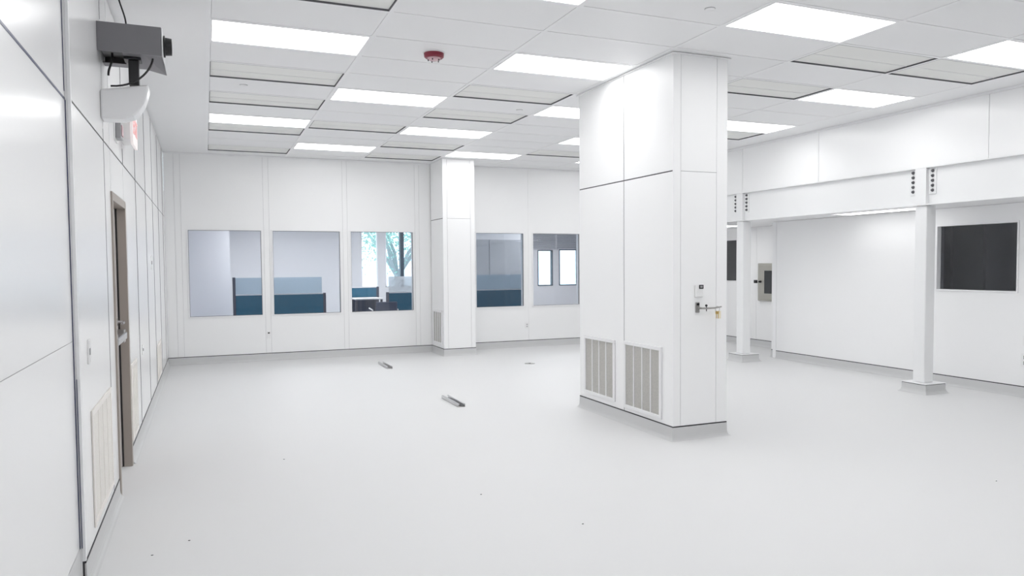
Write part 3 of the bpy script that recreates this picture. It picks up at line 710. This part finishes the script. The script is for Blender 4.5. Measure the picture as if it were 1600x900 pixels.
for x0, x1, lab in ((7.0, 8.38, 'grey slatted blind above the left outer window, fifth window view'), (8.42, 9.6, 'grey slatted blind above the right outer window, fifth window view')):
    r = thing('window_blind', ((x0+x1)/2, YO-.04, 2.0), lab, 'blind', 'office blinds')
    s = MB()
    for k in range(14): z = 2.03+k*.045; s.prism([(x0, YO-.045, z), (x0, YO-.012, z+.028), (x0, YO-.012, z+.031), (x0, YO-.045, z+.003)], (x1-x0, 0, 0))
    s.build('slats', M['blind'], r)
    s = MB(); s.box(x0, x1, YO-.05, YO-.01, 2.0, 2.022); s.build('bottom_rail', M['blind'], r)
# unseen office lights, put in to brighten the office
for x, y, lab in ((1.6, 15.3, 'unseen left office fill light'), (4.4, 15.3, 'unseen middle office fill light'), (7.4, 15.3, 'unseen right office fill light')):
    r = thing('office_fill_light', (x, y, 2.75), lab+' beyond the back wall', 'ceiling light', 'unseen office fill lights')
    b = MB(); b.box(x-.6, x+.6, y-.3, y+.3, 2.735, 2.749); b.build('diffuser', M['off_lamp'], r)
    b = MB(); 
    for a in ((x-.62, x+.62, y-.32, y-.3), (x-.62, x+.62, y+.3, y+.32), (x-.62, x-.6, y-.3, y+.3), (x+.6, x+.62, y-.3, y+.3)): b.box(*a, 2.73, 2.749)
    b.build('frame', M['tbar'], r)
# partitions
def partition(x0, x1, y, zb_, zg, label, mat_='blue', endl=True, endr=True, g0=None, g1=None, post_h=None, scr='frosted'):
    r = thing('office_partition', ((x0+x1)/2, y, 0), label, 'partition', 'blue office partitions')
    b = MB(); b.box(x0+.05, x1-.05, y, y+.05, .05, zb_-.02); b.build('fabric_panel', M[mat_], r, bevel=.004)
    b = MB(); b.box(x0+.05, x1-.05, y-.004, y+.054, zb_-.02, zb_); b.build('top_rail', M['frosted'] if False else M['plastic'], r)
    b = MB(); b.box(x0, x0+.05, y-.008, y+.058, 0, (post_h or zb_)); b.build('end_post', M['darkpost'], r)
    b = MB(); b.box(x1-.05, x1, y-.008, y+.058, 0, zb_); b.build('end_post', M['darkpost'], r)
    b = MB(); b.box(x0+.05, x1-.05, y+.002, y+.048, 0, .05); b.build('base_rail', M['darkpost'], r)
    if zg:
        b = MB(); b.box(g0 or x0+.05, g1 or x1-.05, y+.02, y+.028, zb_, zg); b.build('glass_screen', M[scr], r)
partition(.46, 2.15, 14.8, 1.09, 1.40, 'blue partition with frosted screen behind the first two windows', post_h=1.41, g1=2.08)
partition(2.66, 3.36, 15.6, 1.17, None, 'low blue partition with the desk, left half of the third window')
partition(3.34, 4.3, 14.8, 1.075, 1.39, 'blue partition with white screen, right half of the third window', scr='milk')
partition(5.0, 6.42, 14.8, 1.09, 1.40, 'dark blue partition with frosted screen behind the fourth window')
r = thing('office_desk', (3.0, 15.2, 0), 'white-edged desk in front of the low blue partition, third window', 'desk')
b = MB(); b.box(2.74, 3.3, 14.9, 15.55, .93, .955); b.build('desktop', M['plastic'], r, bevel=.004)
b = MB(); b.box(2.74, 3.28, 15.5, 15.53, .2, .93); b.build('modesty_panel', M['navy'], r)
for x in (2.77, 3.27):
    for y in (14.94, 15.46): b = MB(); b.box(x-.02, x+.02, y, y+.035, 0, .93); b.build('leg', M['darkpost'], r)
r = thing('office_chair', (3.2, 14.3, 0), 'dark office chair with pale arms by the desk, third window', 'chair')
b = MB(); b.box(2.95, 3.4, 14.1, 14.55, .46, .53); b.build('seat', M['navy'], r, bevel=.02)
b = MB(); b.box(2.97, 3.38, 14.05, 14.1, .56, .92); b.build('backrest', M['navy'], r, bevel=.02)
for x in (2.93, 3.42): b = MB(); b.tube([(x, 14.2, .5), (x, 14.2, .76), (x, 14.5, .78)], .014, 8); b.build('armrest', M['plastic'], r)
b = MB(); b.cyl((3.18, 14.32, .08), (3.18, 14.32, .46), .025); b.build('gas_stem', M['chrome'], r)
b = MB()
for k in range(5):
    a = 2*math.pi*k/5; b.tube([(3.18, 14.32, .09), (3.18+.27*math.cos(a), 14.32+.27*math.sin(a), .05)], .016, 8); b.lathe((3.18+.27*math.cos(a), 14.32+.27*math.sin(a)-.012, .026), (0, 1, 0), [(0, .025), (.024, .025)], 12)
b.build('star_base', M['black'], r)
r = thing('grey_cabinet', (6.0, 16.4, 0), 'tall grey cabinet with pale door panels seen in the fourth window', 'cabinet')
b = MB(); b.box(5.3, 6.98, 16.4, 17.0, 0, 2.6); cb = b.build('body', M['offwall2'], r, bevel=.005)
for x0, x1 in ((5.34, 6.13), (6.15, 6.94)):
    b = MB(); b.box(x0, x1, 16.38, 16.3995, .1, 2.2); dr = b.build('door', mat('cabinet_door', (.42, .43, .45), .35), r, bevel=.004)
    b = MB(); b.cyl((x1-.06 if x0 < 6 else x0+.06, 16.365, 1.2), (x1-.06 if x0 < 6 else x0+.06, 16.365, 1.35), .006, n=8); b.build('handle', M['chrome'], dr)

# ------------------------------------------------------------------ outdoors
o = MB(); o.box(-15, 40, YO+.2, 60, -.3, -.15); structure(o.build('ground_outside', M['concrete']), 'pale paving outside the office windows', 'ground')
def tree(x, y, h, seed, label):
    rnd = random.Random(seed); r = thing('tree', (x, y, -.15), label, 'tree', 'trees outside the office')
    b = MB(); tips = []
    b.tube([(x, y, -.15), (x+.03, y, .8), (x, y+.05, 1.4)], [.13, .10, .09], 10)
    for k in range(7):
        a = rnd.uniform(0, 6.28); l = rnd.uniform(.9, 1.7)
        p0 = Vector((x, y+.05, 1.3)); p1 = p0+Vector((math.cos(a)*l*.35, math.sin(a)*l*.3, l*.5)); p2 = p1+Vector((math.cos(a+.4)*l*.45, math.sin(a+.4)*l*.3, l*.55)); p3 = p2+Vector((math.cos(a-.3)*l*.3, math.sin(a)*l*.2, l*.4))
        b.tube([p0, p1, p2, p3], [.06, .045, .03, .012], 7); tips += [p1.lerp(p2, .7), p2, p3, p2.lerp(p3, .5)]
    b.build('trunk', M['bark'], r)
    f = MB()
    for t_ in tips:
        for q in range(150):
            c = t_+Vector((rnd.gauss(0, .36), rnd.gauss(0, .36), rnd.gauss(0, .36)))
            u = Vector((rnd.gauss(0, 1), rnd.gauss(0, 1), rnd.gauss(0, 1))).normalized(); w_ = u.orthogonal().normalized(); s_ = rnd.uniform(.03, .06)
            f.add([c-u*s_, c+w_*s_*.45, c+u*s_, c-w_*s_*.45], [(0, 1, 2, 3)])
    f.build('foliage', M['foliage'], r, fix=False)
tree(4.9, 20.3, 3, 3, 'pale tree with branching trunk outside the third window')
tree(8.2, 25.5, 3, 8, 'farther tree outside the third window, right of the dark mullion')
tree(3.2, 30.5, 3, 12, 'farther tree outside the third window, left of the pale pillar')
r = thing('hedge', (13.0, 27, -.15), 'low dark hedge outside the right outer window', 'hedge')
f = MB(); rnd = random.Random(5)
for q in range(2600):
    c = Vector((rnd.uniform(11, 15.5), rnd.gauss(27, .4), rnd.uniform(-.1, .75))); u = Vector((rnd.gauss(0, 1), rnd.gauss(0, 1), rnd.gauss(0, 1))).normalized(); w_ = u.orthogonal().normalized(); s_ = rnd.uniform(.05, .09)
    f.add([c-u*s_, c+w_*s_*.5, c+u*s_, c-w_*s_*.5], [(0, 1, 2, 3)])
f.build('foliage', M['foliage'], r, fix=False)
